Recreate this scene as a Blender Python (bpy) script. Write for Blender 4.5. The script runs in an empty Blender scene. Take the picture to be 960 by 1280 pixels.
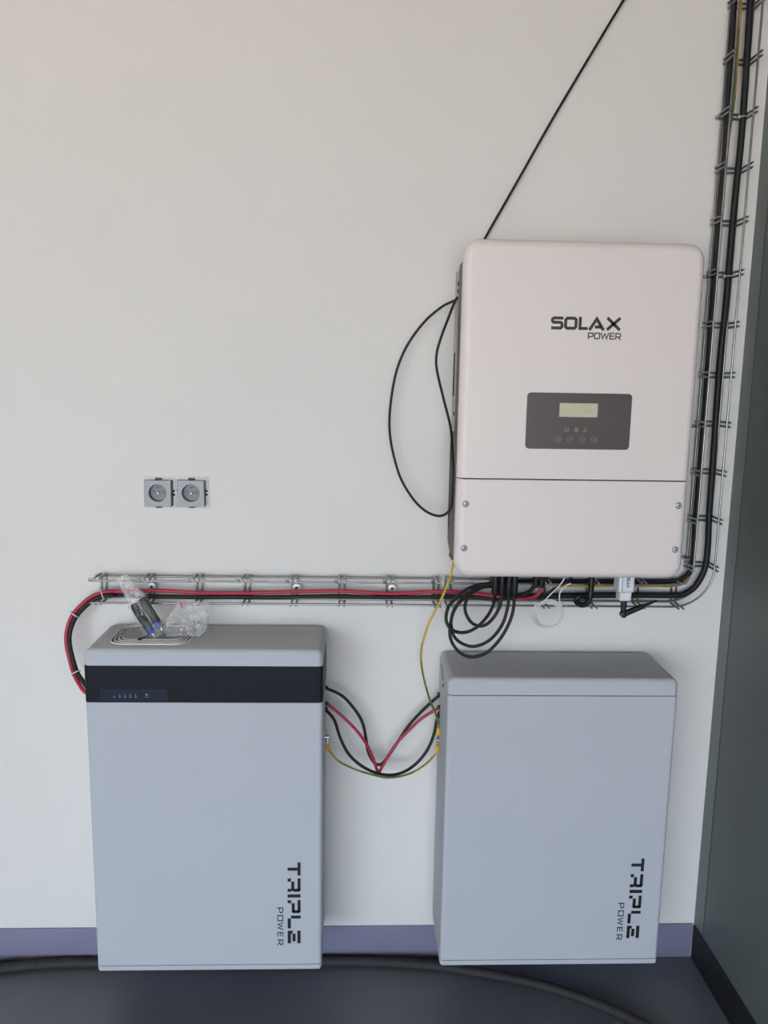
import bpy, bmesh, math, random
from mathutils import Vector, Matrix
random.seed(7)
SC = bpy.context.scene
COL = SC.collection

# ------------------------------------------------------------------ camera
PITCH, YAW, ROLL, FPX = 0.160649, 0.035994, 0.016840, 998.667
fw = Vector((math.sin(YAW)*math.cos(PITCH), math.cos(YAW)*math.cos(PITCH), -math.sin(PITCH)))
rt = Vector((math.cos(YAW), -math.sin(YAW), 0)); up = rt.cross(fw)
rt2 = math.cos(ROLL)*rt + math.sin(ROLL)*up; up2 = -math.sin(ROLL)*rt + math.cos(ROLL)*up
cd = bpy.data.cameras.new('camera'); cam = bpy.data.objects.new('camera', cd); COL.objects.link(cam)
m = Matrix((rt2, up2, -fw)).transposed().to_4x4(); m.translation = Vector((0, -1.71628, 1.36128))
cam.matrix_world = m
cd.sensor_fit = 'VERTICAL'; cd.sensor_height = 36; cd.lens = FPX/1280*36; cd.clip_start = .02
SC.camera = cam

# ------------------------------------------------------------------ world, light, exposure
w = bpy.data.worlds.new('overcast_sky'); SC.world = w; w.use_nodes = True
bg = w.node_tree.nodes['Background']; bg.inputs[0].default_value = (.69, .80, .96, 1); bg.inputs[1].default_value = 2.1
sd = bpy.data.lights.new('sun', 'SUN'); sd.energy = 9.5; sd.angle = math.radians(4); sd.color = (1, .81, .66)
sun = bpy.data.objects.new('sun', sd); COL.objects.link(sun); sun.rotation_euler = (math.radians(-38), math.radians(12), 0)
# portal in the open gate behind the camera: guides the sky light into the room
ad = bpy.data.lights.new('gate_portal', 'AREA'); ad.shape = 'RECTANGLE'; ad.size = 4.0; ad.size_y = 2.3; ad.cycles.is_portal = True
al = bpy.data.objects.new('gate_portal', ad); COL.objects.link(al); al.location = (-1.19, -4.98, 1.1); al.rotation_euler = (math.radians(90), 0, 0)
vs = SC.view_settings
vs.view_transform = 'Standard'; vs.look = 'None'; vs.gamma = 1; vs.use_curve_mapping = False; vs.exposure = 1.93

# ------------------------------------------------------------------ materials
def lin(c): return tuple(((v/255)/12.92 if v/255 <= .04045 else ((v/255+.055)/1.055)**2.4) for v in c)
MATS = {}
def mat(name, rgb, rough=.5, metal=0, var=.05, scale=40, bump=.0, bscale=300, coat=0, emit=0, spec=.5):
    if name in MATS: return MATS[name]
    M = bpy.data.materials.new(name); M.use_nodes = True; nt = M.node_tree; N = nt.nodes; L = nt.links
    b = N['Principled BSDF']; c = lin(rgb)
    tc = N.new('ShaderNodeTexCoord'); nz = N.new('ShaderNodeTexNoise'); nz.inputs['Scale'].default_value = scale; nz.inputs['Detail'].default_value = 4
    L.new(tc.outputs['Object'], nz.inputs['Vector'])
    rp = N.new('ShaderNodeValToRGB'); rp.color_ramp.elements[0].position = .3; rp.color_ramp.elements[1].position = .7
    rp.color_ramp.elements[0].color = (*[max(0, v*(1-var)) for v in c], 1); rp.color_ramp.elements[1].color = (*[min(1, v*(1+var)) for v in c], 1)
    L.new(nz.outputs['Fac'], rp.inputs['Fac']); L.new(rp.outputs['Color'], b.inputs['Base Color'])
    b.inputs['Roughness'].default_value = rough; b.inputs['Metallic'].default_value = metal
    b.inputs['Coat Weight'].default_value = coat; b.inputs['Specular IOR Level'].default_value = spec
    if bump:
        n2 = N.new('ShaderNodeTexNoise'); n2.inputs['Scale'].default_value = bscale; n2.inputs['Detail'].default_value = 3
        L.new(tc.outputs['Object'], n2.inputs['Vector'])
        bp = N.new('ShaderNodeBump'); bp.inputs['Strength'].default_value = bump; bp.inputs['Distance'].default_value = .002
        L.new(n2.outputs['Fac'], bp.inputs['Height']); L.new(bp.outputs['Normal'], b.inputs['Normal'])
    if emit: b.inputs['Emission Color'].default_value = (*c, 1); b.inputs['Emission Strength'].default_value = emit
    MATS[name] = M; return M
WALL = mat('wall_paint', (226, 224, 219), .85, var=.012, scale=3, bump=.12, bscale=160)
FLOOR = mat('floor_paint', (98, 102, 110), .38, var=.10, scale=6, bump=.08, bscale=90)
PLINTH = mat('plinth_paint', (126, 125, 148), .6, var=.04, scale=8, bump=.06)
PANEL = mat('grey_sheet_metal', (98, 106, 105), .42, var=.04, scale=3, bump=.03, bscale=40, spec=.35)
PANEL2 = mat('grey_edge_trim', (112, 119, 117), .45, var=.04, scale=6)
RUBBER = mat('black_plinth', (30, 31, 32), .6, var=.1)
CEIL = mat('ceiling_board', (196, 176, 148), .9, var=.03, scale=4)
GROUND = mat('pale_concrete', (190, 182, 168), .9, var=.06, scale=2)
INV = mat('warm_white_enamel', (229, 220, 215), .42, var=.008, scale=6, bump=.05, bscale=900)
BAT = mat('light_grey_enamel', (187, 191, 197), .52, var=.008, scale=6, bump=.05, bscale=900, spec=.06)
GAPM = mat('seam_shadow_gap', (70, 70, 72), .8)
BAND = mat('charcoal_band', (30, 34, 39), .4, var=.05, spec=.12)
NAVY = mat('navy_display', (19, 26, 46), .3, spec=.3)
CHASSIS = mat('grey_chassis', (84, 82, 80), .55, var=.05)
GALV = mat('light_galvanised_plate', (176, 175, 171), .5, .25, var=.05)
DARK = mat('dark_slot', (28, 28, 29), .6)
PRINT = mat('charcoal_print', (50, 44, 43), .5)
INK = mat('black_print', (20, 27, 32), .5)
GLASSP = mat('smoked_display_panel', (74, 64, 62), .14, var=.04, coat=.5)
LCD = mat('lcd_screen', (196, 194, 166), .2, var=.06, scale=60)
ICON = mat('faint_icon_print', (136, 128, 122), .5)
BICON = mat('pale_icon_print', (96, 106, 132), .4)
STEEL = mat('galvanised_wire', (150, 150, 148), .3, .85, var=.1, scale=80)
WASH = mat('bright_washer', (226, 226, 222), .4, .1, var=.05)
BOLT = mat('bright_bolt', (196, 196, 196), .2, .9, var=.05)
BLACK = mat('black_cable_sheath', (20, 19, 19), .6, var=.1)
BPLAST = mat('black_plastic', (19, 19, 20), .5, var=.1)
RED = mat('red_cable_sheath', (172, 40, 66), .45, var=.05)
YEL = mat('yellow_insulation', (206, 172, 62), .45, var=.05)
GRN = mat('green_insulation', (66, 96, 50), .45, var=.05)
ORG = mat('amber_insulation', (196, 146, 44), .45, var=.05)
LUG = mat('yellow_lug_sleeve', (236, 186, 44), .4, var=.03)
WPLAST = mat('white_plastic', (222, 222, 228), .35, var=.01)
WWIRE = mat('white_wire', (216, 214, 212), .4, var=.02)
SILV = mat('silver_plastic', (138, 138, 141), .40, .2, var=.03)
CLAW = mat('dark_claw_steel', (58, 58, 60), .45, .6)
FRAMEW = mat('white_mounting_frame', (216, 215, 210), .5, var=.02)
COND = mat('dark_conduit', (44, 43, 42), .7, var=.2, scale=60, bump=.3, bscale=500)
BLUE = mat('blue_plastic', (30, 62, 158), .35)
REDP = mat('red_tag_plastic', (206, 60, 84), .45)
LINEW = mat('lit_edge_and_icon_white', (236, 234, 228), .5)  # pale colour for step edges catching light; also the power light
def bagmat(name, lo, hi):
    M = bpy.data.materials.new(name); M.use_nodes = True; nt = M.node_tree; N = nt.nodes; L = nt.links
    out = N['Material Output']; pb = N['Principled BSDF']; pb.inputs['Base Color'].default_value = (.80, .80, .79, 1); pb.inputs['Roughness'].default_value = .16
    pb.inputs['Specular IOR Level'].default_value = .9
    tr = N.new('ShaderNodeBsdfTransparent'); mx = N.new('ShaderNodeMixShader'); tc = N.new('ShaderNodeTexCoord')
    nz = N.new('ShaderNodeTexNoise'); nz.inputs['Scale'].default_value = 55; nz.inputs['Detail'].default_value = 5; L.new(tc.outputs['Object'], nz.inputs['Vector'])
    mp = N.new('ShaderNodeMapRange'); mp.inputs['From Min'].default_value = .45; mp.inputs['From Max'].default_value = .68; mp.inputs['To Min'].default_value = lo; mp.inputs['To Max'].default_value = hi
    L.new(nz.outputs['Fac'], mp.inputs['Value']); L.new(mp.outputs['Result'], mx.inputs['Fac'])
    bp = N.new('ShaderNodeBump'); bp.inputs['Strength'].default_value = .8; bp.inputs['Distance'].default_value = .004; L.new(nz.outputs['Fac'], bp.inputs['Height']); L.new(bp.outputs['Normal'], pb.inputs['Normal'])
    L.new(tr.outputs[0], mx.inputs[1]); L.new(pb.outputs[0], mx.inputs[2]); L.new(mx.outputs[0], out.inputs['Surface'])
    return M
FILM = bagmat('clear_plastic_film', .03, .24); FILM2 = bagmat('folded_plastic_film', .16, .58); FILM3 = bagmat('crumpled_plastic_film', .12, .50)

# ------------------------------------------------------------------ helpers
def link(name, me, material, parent=None, smooth=True, angle=35):
    mats = material if isinstance(material, (list, tuple)) else [material]
    for q in mats: me.materials.append(q)
    if smooth:
        for p in me.polygons: p.use_smooth = True
        if hasattr(me, 'set_sharp_from_angle'): me.set_sharp_from_angle(angle=math.radians(angle))
    o = bpy.data.objects.new(name, me); COL.objects.link(o)
    if parent is not None:
        o.parent = parent
        root = parent
        off = Vector(parent.location)
        while root.parent is not None:
            root = root.parent; off += Vector(root.location)
        o.location = -off                     # the meshes are modelled in room coordinates
    return o
def mesh(name, V, F, material, parent=None, smooth=True, midx=None, angle=35):
    me = bpy.data.meshes.new(name); me.from_pydata([tuple(v) for v in V], [], F)
    if midx: me.polygons.foreach_set('material_index', midx)
    bm = bmesh.new(); bm.from_mesh(me); bmesh.ops.recalc_face_normals(bm, faces=bm.faces); bm.to_mesh(me); bm.free(); me.update()
    return link(name, me, material, parent, smooth, angle)
def tag(o, label=None, cat=None, group=None, kind=None):
    for k, v in (('label', label), ('category', cat), ('group', group), ('kind', kind)):
        if v: o[k] = v
    return o
def thing(name, loc, label, cat, group=None):
    o = bpy.data.objects.new(name, None); COL.objects.link(o); o.location = loc; o.empty_display_size = .05
    return tag(o, label, cat, group)
def boxm(V, F, x0, x1, y0, y1, z0, z1):
    n = len(V); V += [(x, y, z) for x in (x0, x1) for y in (y0, y1) for z in (z0, z1)]
    F += [tuple(n+i for i in f) for f in ((0,1,3,2),(4,6,7,5),(0,4,5,1),(2,3,7,6),(0,2,6,4),(1,5,7,3))]
def box(name, x0, x1, y0, y1, z0, z1, material, parent=None, bev=0):
    V, F = [], []; boxm(V, F, x0, x1, y0, y1, z0, z1)
    o = mesh(name, V, F, material, parent, smooth=bool(bev))
    if bev:
        bm = bmesh.new(); bm.from_mesh(o.data); bmesh.ops.bevel(bm, geom=bm.edges[:], offset=bev, segments=2, affect='EDGES', profile=.5); bm.to_mesh(o.data); bm.free()
        for p in o.data.polygons: p.use_smooth = True
        o.data.set_sharp_from_angle(angle=math.radians(35))
    return o
def outline(x0, x1, z0, z1, r, n=6):          # r: radii bottom-left, bottom-right, top-right, top-left
    P = []
    for (cx, cz, rr, a0) in ((x0+r[0], z0+r[0], r[0], 180), (x1-r[1], z0+r[1], r[1], 270), (x1-r[2], z1-r[2], r[2], 0), (x0+r[3], z1-r[3], r[3], 90)):
        for i in range(n+1):
            a = math.radians(a0+90*i/n); P.append((cx+rr*math.cos(a), cz+rr*math.sin(a)))
    return P
def slab(name, x0, x1, z0, z1, yb, yf, r, e, material, parent=None, sides=(1,1,1,1), eb=0, n=6, k=5):
    """rounded slab facing -y: r corner radii, e front edge radius, eb back edge radius; sides = left,right,bottom,top share of the edge rounding"""
    r = [r]*4 if not isinstance(r, (list, tuple)) else r
    prof = [(e*(1-math.sin(math.radians(90*i/k))), yf+e*(1-math.cos(math.radians(90*i/k)))) for i in range(k+1)]
    prof.append((0, yb-eb))
    if eb: prof += [(eb*(1-math.cos(math.radians(90*i/3))), yb-eb+eb*math.sin(math.radians(90*i/3))) for i in range(1, 4)]
    V, F, m = [], [], 4*(n+1)
    for ins, y in prof:
        a, b, c, d = (ins*s for s in sides)
        q = outline(x0+a, x1-b, z0+c, z1-d, [max(v-ins, .0004) for v in r], n)
        V += [(x, y, z) for x, z in q]
    for j in range(len(prof)-1):
        for i in range(m): F.append((j*m+i, j*m+(i+1) % m, (j+1)*m+(i+1) % m, (j+1)*m+i))
    F.append(tuple(range(m))); F.append(tuple(range((len(prof)-1)*m, len(prof)*m)))
    o = mesh(name, V, F, material, parent, angle=28)
    wn = o.modifiers.new('weighted_normals', 'WEIGHTED_NORMAL'); wn.keep_sharp = True; wn.weight = 100
    return o
def catmull(P, sub):
    P = [Vector(p) for p in P]
    if sub <= 1 or len(P) < 3: return P
    out = []
    for i in range(len(P)-1):
        a, b, c, d = P[max(i-1, 0)], P[i], P[i+1], P[min(i+2, len(P)-1)]
        for s in range(sub):
            t = s/sub
            out.append(.5*((2*b)+(c-a)*t+(2*a-5*b+4*c-d)*t*t+(3*b-a-3*c+d)*t**3))
    return out+[P[-1]]
def tube(name, P, r, material, parent=None, sub=5, n=10, radii=None, stripe=None):
    Q = catmull(P, sub); V, F, MI = [], [], []
    T = [(Q[min(i+1, len(Q)-1)]-Q[max(i-1, 0)]).normalized() for i in range(len(Q))]
    u = T[0].orthogonal().normalized()
    for i, q in enumerate(Q):
        u = (u-T[i]*u.dot(T[i])).normalized(); v = T[i].cross(u)
        rr = radii[i] if radii else r
        V += [q+rr*(math.cos(2*math.pi*j/n)*u+math.sin(2*math.pi*j/n)*v) for j in range(n)]
    for i in range(len(Q)-1):
        for j in range(n):
            F.append((i*n+j, i*n+(j+1) % n, (i+1)*n+(j+1) % n, (i+1)*n+j)); MI.append(1 if stripe and (j+i//stripe) % n in (0, 1, 2) else 0)
    F += [tuple(range(n)), tuple(range((len(Q)-1)*n, len(Q)*n))]; MI += [0, 0]
    return mesh(name, V, F, material, parent, midx=MI if stripe else None, angle=50)
def lathe(name, prof, o, axis, material, parent=None, n=16):
    """prof: (distance along axis, radius)"""
    a = Vector(axis).normalized(); o = Vector(o); return tube(name, [o+a*p[0] for p in prof], 0, material, parent, sub=1, n=n, radii=[max(p[1], .0001) for p in prof])
def ribbon(polys, wd):
    """polylines in a plane -> mitred strokes as (V2, F)"""
    V, F = [], []
    for P in polys:
        closed = P[0] == P[-1]; Q = P[:-1] if closed else P; n = len(Q); base = len(V)
        for i in range(n):
            p = Vector(Q[i]); a = Vector(Q[i-1]) if (i or closed) else None; c = Vector(Q[(i+1) % n]) if (i < n-1 or closed) else None
            d0 = (p-a).normalized() if a else None; d1 = (c-p).normalized() if c else None
            d0 = d0 or d1; d1 = d1 or d0
            n0 = Vector((-d0.y, d0.x)); n1 = Vector((-d1.y, d1.x)); b = n0+n1
            b = b.normalized() if b.length > 1e-4 else n0
            k = min(1/max(b.dot(n0), .3), 2.2)
            V += [p+b*k*wd/2, p-b*k*wd/2]
        for i in range(n if closed else n-1):
            j = (i+1) % n; F.append((base+2*i, base+2*i+1, base+2*j+1, base+2*j))
    return V, F
def flat(name, V2, F, to3, th, material, parent):
    """flat shapes laid on a face: to3 maps (u,v) to a point on the face, th is the outward thickness vector"""
    V = []; G = []; th = Vector(th)
    for f in F:
        n = len(V); k = len(f)
        P = [Vector(to3(V2[i][0], V2[i][1])) for i in f]; V += P+[p+th for p in P]
        G.append(tuple(range(n, n+k))); G.append(tuple(range(n+k, n+2*k)))
        for i in range(k): G.append((n+i, n+(i+1) % k, n+k+(i+1) % k, n+k+i))
    return mesh(name, V, G, material, parent, smooth=False)
def rects(R): 
    V, F = [], []
    for (a, b, c, d) in R:
        n = len(V); V += [(a, c), (b, c), (b, d), (a, d)]; F.append((n, n+1, n+2, n+3))
    return V, F

# ------------------------------------------------------------------ measured cable runs (metres, room coordinates)
PATHS = {
  'loop_a': [(0.334, -0.1, 0.9259), (0.3336, -0.1047, 0.9142), (0.3317, -0.1094, 0.8961), (0.3251, -0.1141, 0.8736), (0.3126, -0.1188, 0.849), (0.2965, -0.12, 0.8254), (0.2762, -0.12, 0.8057), (0.2492, -0.12, 0.7968), (0.2258, -0.12, 0.8032), (0.2088, -0.1176, 0.8198), (0.2003, -0.1129, 0.8399), (0.2012, -0.1082, 0.8645), (0.2073, -0.1035, 0.8892), (0.2211, -0.0976, 0.9092), (0.243, -0.0882, 0.9242), (0.2652, -0.0788, 0.9349), (0.2921, -0.0694, 0.9403), (0.311, -0.06, 0.9392)],
  'loop_b': [(0.3224, -0.1, 0.9258), (0.3224, -0.1025, 0.9135), (0.3196, -0.105, 0.8947), (0.3118, -0.1075, 0.8672), (0.2955, -0.11, 0.8417), (0.2752, -0.1087, 0.8237), (0.2503, -0.1075, 0.8155), (0.227, -0.1062, 0.8215), (0.2109, -0.105, 0.8352), (0.2044, -0.1013, 0.8537), (0.2037, -0.0975, 0.87), (0.2095, -0.0938, 0.8907), (0.2241, -0.09, 0.9115), (0.2433, -0.085, 0.9277), (0.2691, -0.08, 0.9396), (0.2932, -0.075, 0.9451), (0.309, -0.07, 0.9439)],
  'loop_c': [(0.2935, -0.1, 0.9256), (0.2917, -0.1086, 0.9171), (0.2856, -0.1171, 0.9023), (0.2724, -0.1257, 0.8833), (0.2536, -0.1307, 0.8654), (0.2329, -0.1321, 0.855), (0.212, -0.1336, 0.8553), (0.1949, -0.135, 0.8664), (0.189, -0.1279, 0.8834), (0.1944, -0.1207, 0.9048), (0.2083, -0.1136, 0.92), (0.2276, -0.1057, 0.9352), (0.2516, -0.0971, 0.9439), (0.2907, -0.0886, 0.9485), (0.3072, -0.08, 0.9464)],
  'loop_d': [(0.3082, -0.1, 0.9257), (0.308, -0.1, 0.9149), (0.3035, -0.1, 0.8975), (0.2937, -0.1, 0.8778), (0.2798, -0.0977, 0.8618), (0.2656, -0.0946, 0.8563), (0.2489, -0.0915, 0.8618), (0.2372, -0.0877, 0.8782), (0.2341, -0.0831, 0.8943), (0.2384, -0.0785, 0.9106), (0.2515, -0.0731, 0.9245), (0.2738, -0.0654, 0.9326), (0.2965, -0.0577, 0.9329), (0.3131, -0.05, 0.9322)],
  'red_main': [(-0.5345, -0.112, 0.6985), (-0.564, -0.1, 0.7094), (-0.58, -0.0891, 0.7239), (-0.5938, -0.0782, 0.7428), (-0.6038, -0.0682, 0.7668), (-0.6117, -0.0609, 0.7943), (-0.6142, -0.0536, 0.8196), (-0.6091, -0.0493, 0.8436), (-0.5988, -0.0478, 0.864), (-0.5832, -0.0464, 0.882), (-0.5632, -0.0449, 0.899), (-0.5391, -0.0435, 0.909), (-0.5219, -0.042, 0.9115), (-0.5054, -0.038, 0.9102), (-0.4511, -0.038, 0.9124), (-0.4001, -0.038, 0.9128), (-0.3321, -0.038, 0.9089), (-0.2638, -0.038, 0.9085), (-0.1952, -0.038, 0.9108), (-0.1248, -0.038, 0.9131), (-0.0404, -0.038, 0.9156), (0.0114, -0.038, 0.9133), (0.0808, -0.038, 0.9103), (0.1501, -0.038, 0.9144), (0.2023, -0.038, 0.9157), (0.246, -0.038, 0.9133), (0.2895, -0.04, 0.9088), (0.3228, -0.05, 0.9065), (0.3556, -0.06, 0.9068), (0.3752, -0.08, 0.9151), (0.3838, -0.1, 0.9276), (0.39, -0.1, 0.938), (0.3911, -0.1, 0.9501)],
  'black_main': [(-0.5345, -0.108, 0.712), (-0.5588, -0.1, 0.7202), (-0.5674, -0.0909, 0.7247), (-0.5842, -0.0818, 0.7442), (-0.5953, -0.0732, 0.771), (-0.6028, -0.0659, 0.7961), (-0.6054, -0.0586, 0.819), (-0.6006, -0.0541, 0.8406), (-0.5898, -0.0523, 0.8608), (-0.575, -0.0505, 0.8775), (-0.5556, -0.0486, 0.8939), (-0.5339, -0.0468, 0.9027), (-0.5169, -0.045, 0.9039), (-0.5063, -0.036, 0.9017), (-0.452, -0.036, 0.9003), (-0.4009, -0.036, 0.899), (-0.3327, -0.036, 0.8986), (-0.2642, -0.036, 0.9), (-0.1955, -0.036, 0.8996), (-0.125, -0.036, 0.901), (-0.0404, -0.036, 0.9035), (0.0116, -0.036, 0.9021), (0.081, -0.036, 0.9017), (0.1506, -0.036, 0.9031), (0.2029, -0.036, 0.9044), (0.2466, -0.036, 0.9038), (0.2898, -0.04, 0.9017), (0.3225, -0.052, 0.9052), (0.3535, -0.068, 0.9169), (0.3667, -0.092, 0.9305), (0.3755, -0.1, 0.9448), (0.3792, -0.1, 0.9534)],
  'side_loop': [(0.2024, -0.05, 1.5351), (0.1959, -0.0533, 1.5241), (0.1831, -0.0567, 1.4908), (0.1676, -0.06, 1.4467), (0.1614, -0.06, 1.4173), (0.1632, -0.06, 1.3879), (0.1757, -0.075, 1.334), (0.1907, -0.09, 1.2756), (0.1925, -0.12, 1.2335), (0.1925, -0.145, 1.1921), (0.1925, -0.145, 1.158), (0.1925, -0.14, 1.1302), (0.1925, -0.12, 1.1122), (0.186, -0.09, 1.0947), (0.1704, -0.07, 1.0875), (0.1453, -0.0617, 1.0973), (0.1196, -0.0533, 1.1217), (0.0935, -0.045, 1.1643), (0.0762, -0.04, 1.2202), (0.0689, -0.035, 1.2708), (0.0717, -0.03, 1.3265), (0.0821, -0.0333, 1.3869), (0.1036, -0.0367, 1.4393), (0.1374, -0.04, 1.4863), (0.1714, -0.0433, 1.5158), (0.1956, -0.0467, 1.5281), (0.2039, -0.05, 1.5342)],
  'diagonal': [(0.5331, -0.012, 2.1419), (0.5181, -0.012, 2.1153), (0.4535, -0.012, 2.0049), (0.3869, -0.012, 1.8892), (0.3268, -0.012, 1.7791), (0.264, -0.012, 1.6653), (0.2564, -0.012, 1.6461), (0.2512, -0.012, 1.6063)],
  'earth_a': [(0.2073, -0.09, 1.0179), (0.2021, -0.0879, 1.0159), (0.1981, -0.0858, 1.0103), (0.1993, -0.0837, 1.0043), (0.2043, -0.0816, 0.9982), (0.2066, -0.0795, 0.9912), (0.2046, -0.0774, 0.9737), (0.2, -0.0753, 0.9523), (0.1916, -0.0732, 0.9268), (0.1814, -0.0711, 0.9012), (0.1693, -0.0679, 0.8751), (0.159, -0.0637, 0.8505), (0.1518, -0.0597, 0.8215), (0.147, -0.0576, 0.7982), (0.1462, -0.0555, 0.7666), (0.1535, -0.0534, 0.7248), (0.1674, -0.0513, 0.6747), (0.1808, -0.05, 0.6428), (0.1911, -0.05, 0.6125), (0.1945, -0.05, 0.598)],
  'link_black': [(-0.0681, -0.05, 0.7026), (-0.0582, -0.05, 0.6985), (-0.0253, -0.05, 0.682), (0.0013, -0.05, 0.6525), (0.0198, -0.0483, 0.6204), (0.0286, -0.0467, 0.5809), (0.033, -0.045, 0.5518), (0.0444, -0.0467, 0.5277), (0.0562, -0.0483, 0.5196), (0.0661, -0.05, 0.524), (0.0761, -0.0467, 0.5348), (0.0958, -0.0433, 0.5652), (0.1219, -0.04, 0.6063), (0.1544, -0.04, 0.6452), (0.1902, -0.04, 0.6796), (0.2033, -0.04, 0.6873)],
  'link_red': [(-0.0663, -0.05, 0.6697), (-0.0563, -0.0538, 0.6644), (-0.0248, -0.0577, 0.6384), (0.0084, -0.0597, 0.6045), (0.032, -0.0589, 0.5691), (0.0457, -0.0582, 0.5369), (0.0533, -0.0586, 0.5141), (0.0594, -0.0594, 0.5099), (0.0659, -0.0592, 0.5215), (0.0918, -0.0554, 0.5674), (0.1213, -0.0515, 0.6009), (0.154, -0.0488, 0.6314), (0.1902, -0.0469, 0.6534), (0.2036, -0.045, 0.6579)],
  'link_black_low': [(-0.0679, -0.05, 0.6517), (-0.0576, -0.06, 0.6504), (-0.0409, -0.07, 0.6334), (-0.0275, -0.071, 0.5922), (-0.0075, -0.072, 0.5543), (0.0258, -0.071, 0.524), (0.0657, -0.07, 0.5075), (0.1025, -0.065, 0.5067), (0.1357, -0.06, 0.5237), (0.1621, -0.055, 0.5531), (0.1783, -0.05, 0.5897), (0.1867, -0.0475, 0.6344), (0.194, -0.045, 0.6439)],
  'earth_b': [(0.193, -0.05, 0.5649), (0.1886, -0.0567, 0.5557), (0.1614, -0.07, 0.5322), (0.1239, -0.09, 0.5196), (0.0814, -0.09, 0.5102), (0.0421, -0.0867, 0.5162), (0.006, -0.08, 0.525), (-0.0304, -0.0667, 0.5376), (-0.0506, -0.0567, 0.5556), (-0.0565, -0.05, 0.563)],
  'thick_r': [(0.31, -0.024, 0.9028), (0.4162, -0.024, 0.9036), (0.5405, -0.024, 0.9064), (0.6297, -0.024, 0.9071), (0.7138, -0.024, 0.9077), (0.7331, -0.024, 0.9133), (0.7501, -0.024, 0.9262), (0.7641, -0.024, 0.9517), (0.771, -0.024, 0.9771), (0.7725, -0.024, 1.0238), (0.7696, -0.024, 1.0948), (0.7676, -0.024, 1.2513), (0.7655, -0.024, 1.42), (0.7681, -0.024, 1.5188), (0.7682, -0.024, 1.6156), (0.7687, -0.024, 1.7342), (0.7716, -0.024, 1.8502), (0.771, -0.024, 1.9411), (0.7691, -0.024, 2.0303), (0.7669, -0.024, 2.1179), (0.7648, -0.024, 2.1754)],
  'thick_l': [(0.3085, -0.026, 0.934), (0.4495, -0.026, 0.9361), (0.538, -0.026, 0.9377), (0.6268, -0.026, 0.9384), (0.6981, -0.026, 0.9399), (0.7226, -0.026, 0.9465), (0.7357, -0.026, 0.961), (0.7407, -0.026, 0.9881), (0.7393, -0.026, 1.0948), (0.74, -0.026, 1.2596), (0.7397, -0.026, 1.4195), (0.7379, -0.026, 1.6147), (0.7387, -0.026, 1.8488), (0.7374, -0.026, 1.9395), (0.7361, -0.026, 2.0285), (0.734, -0.026, 2.116), (0.7337, -0.026, 2.1734)],
  'earth_tray': [(0.4271, -0.046, 0.9321), (0.4796, -0.046, 0.9325), (0.5849, -0.046, 0.9333), (0.6553, -0.046, 0.9339), (0.6984, -0.044, 0.9346), (0.7224, -0.036, 0.9418), (0.7384, -0.024, 0.9606), (0.7448, -0.0175, 1.0042), (0.7455, -0.0158, 1.0932), (0.7469, -0.0158, 1.2504), (0.7468, -0.0158, 1.4199), (0.7468, -0.0158, 1.5026), (0.7439, -0.0165, 1.6641), (0.7444, -0.019, 1.8202), (0.7469, -0.032, 1.9378), (0.7429, -0.038, 2.0241), (0.7406, -0.04, 2.1101), (0.7387, -0.04, 2.1671)],
  'data_black': [(0.3434, -0.035, 0.8989), (0.4075, -0.038, 0.9074), (0.4361, -0.046, 0.9286), (0.4532, -0.064, 0.9466), (0.4591, -0.078, 0.959), (0.4586, -0.09, 0.9723)],
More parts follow.
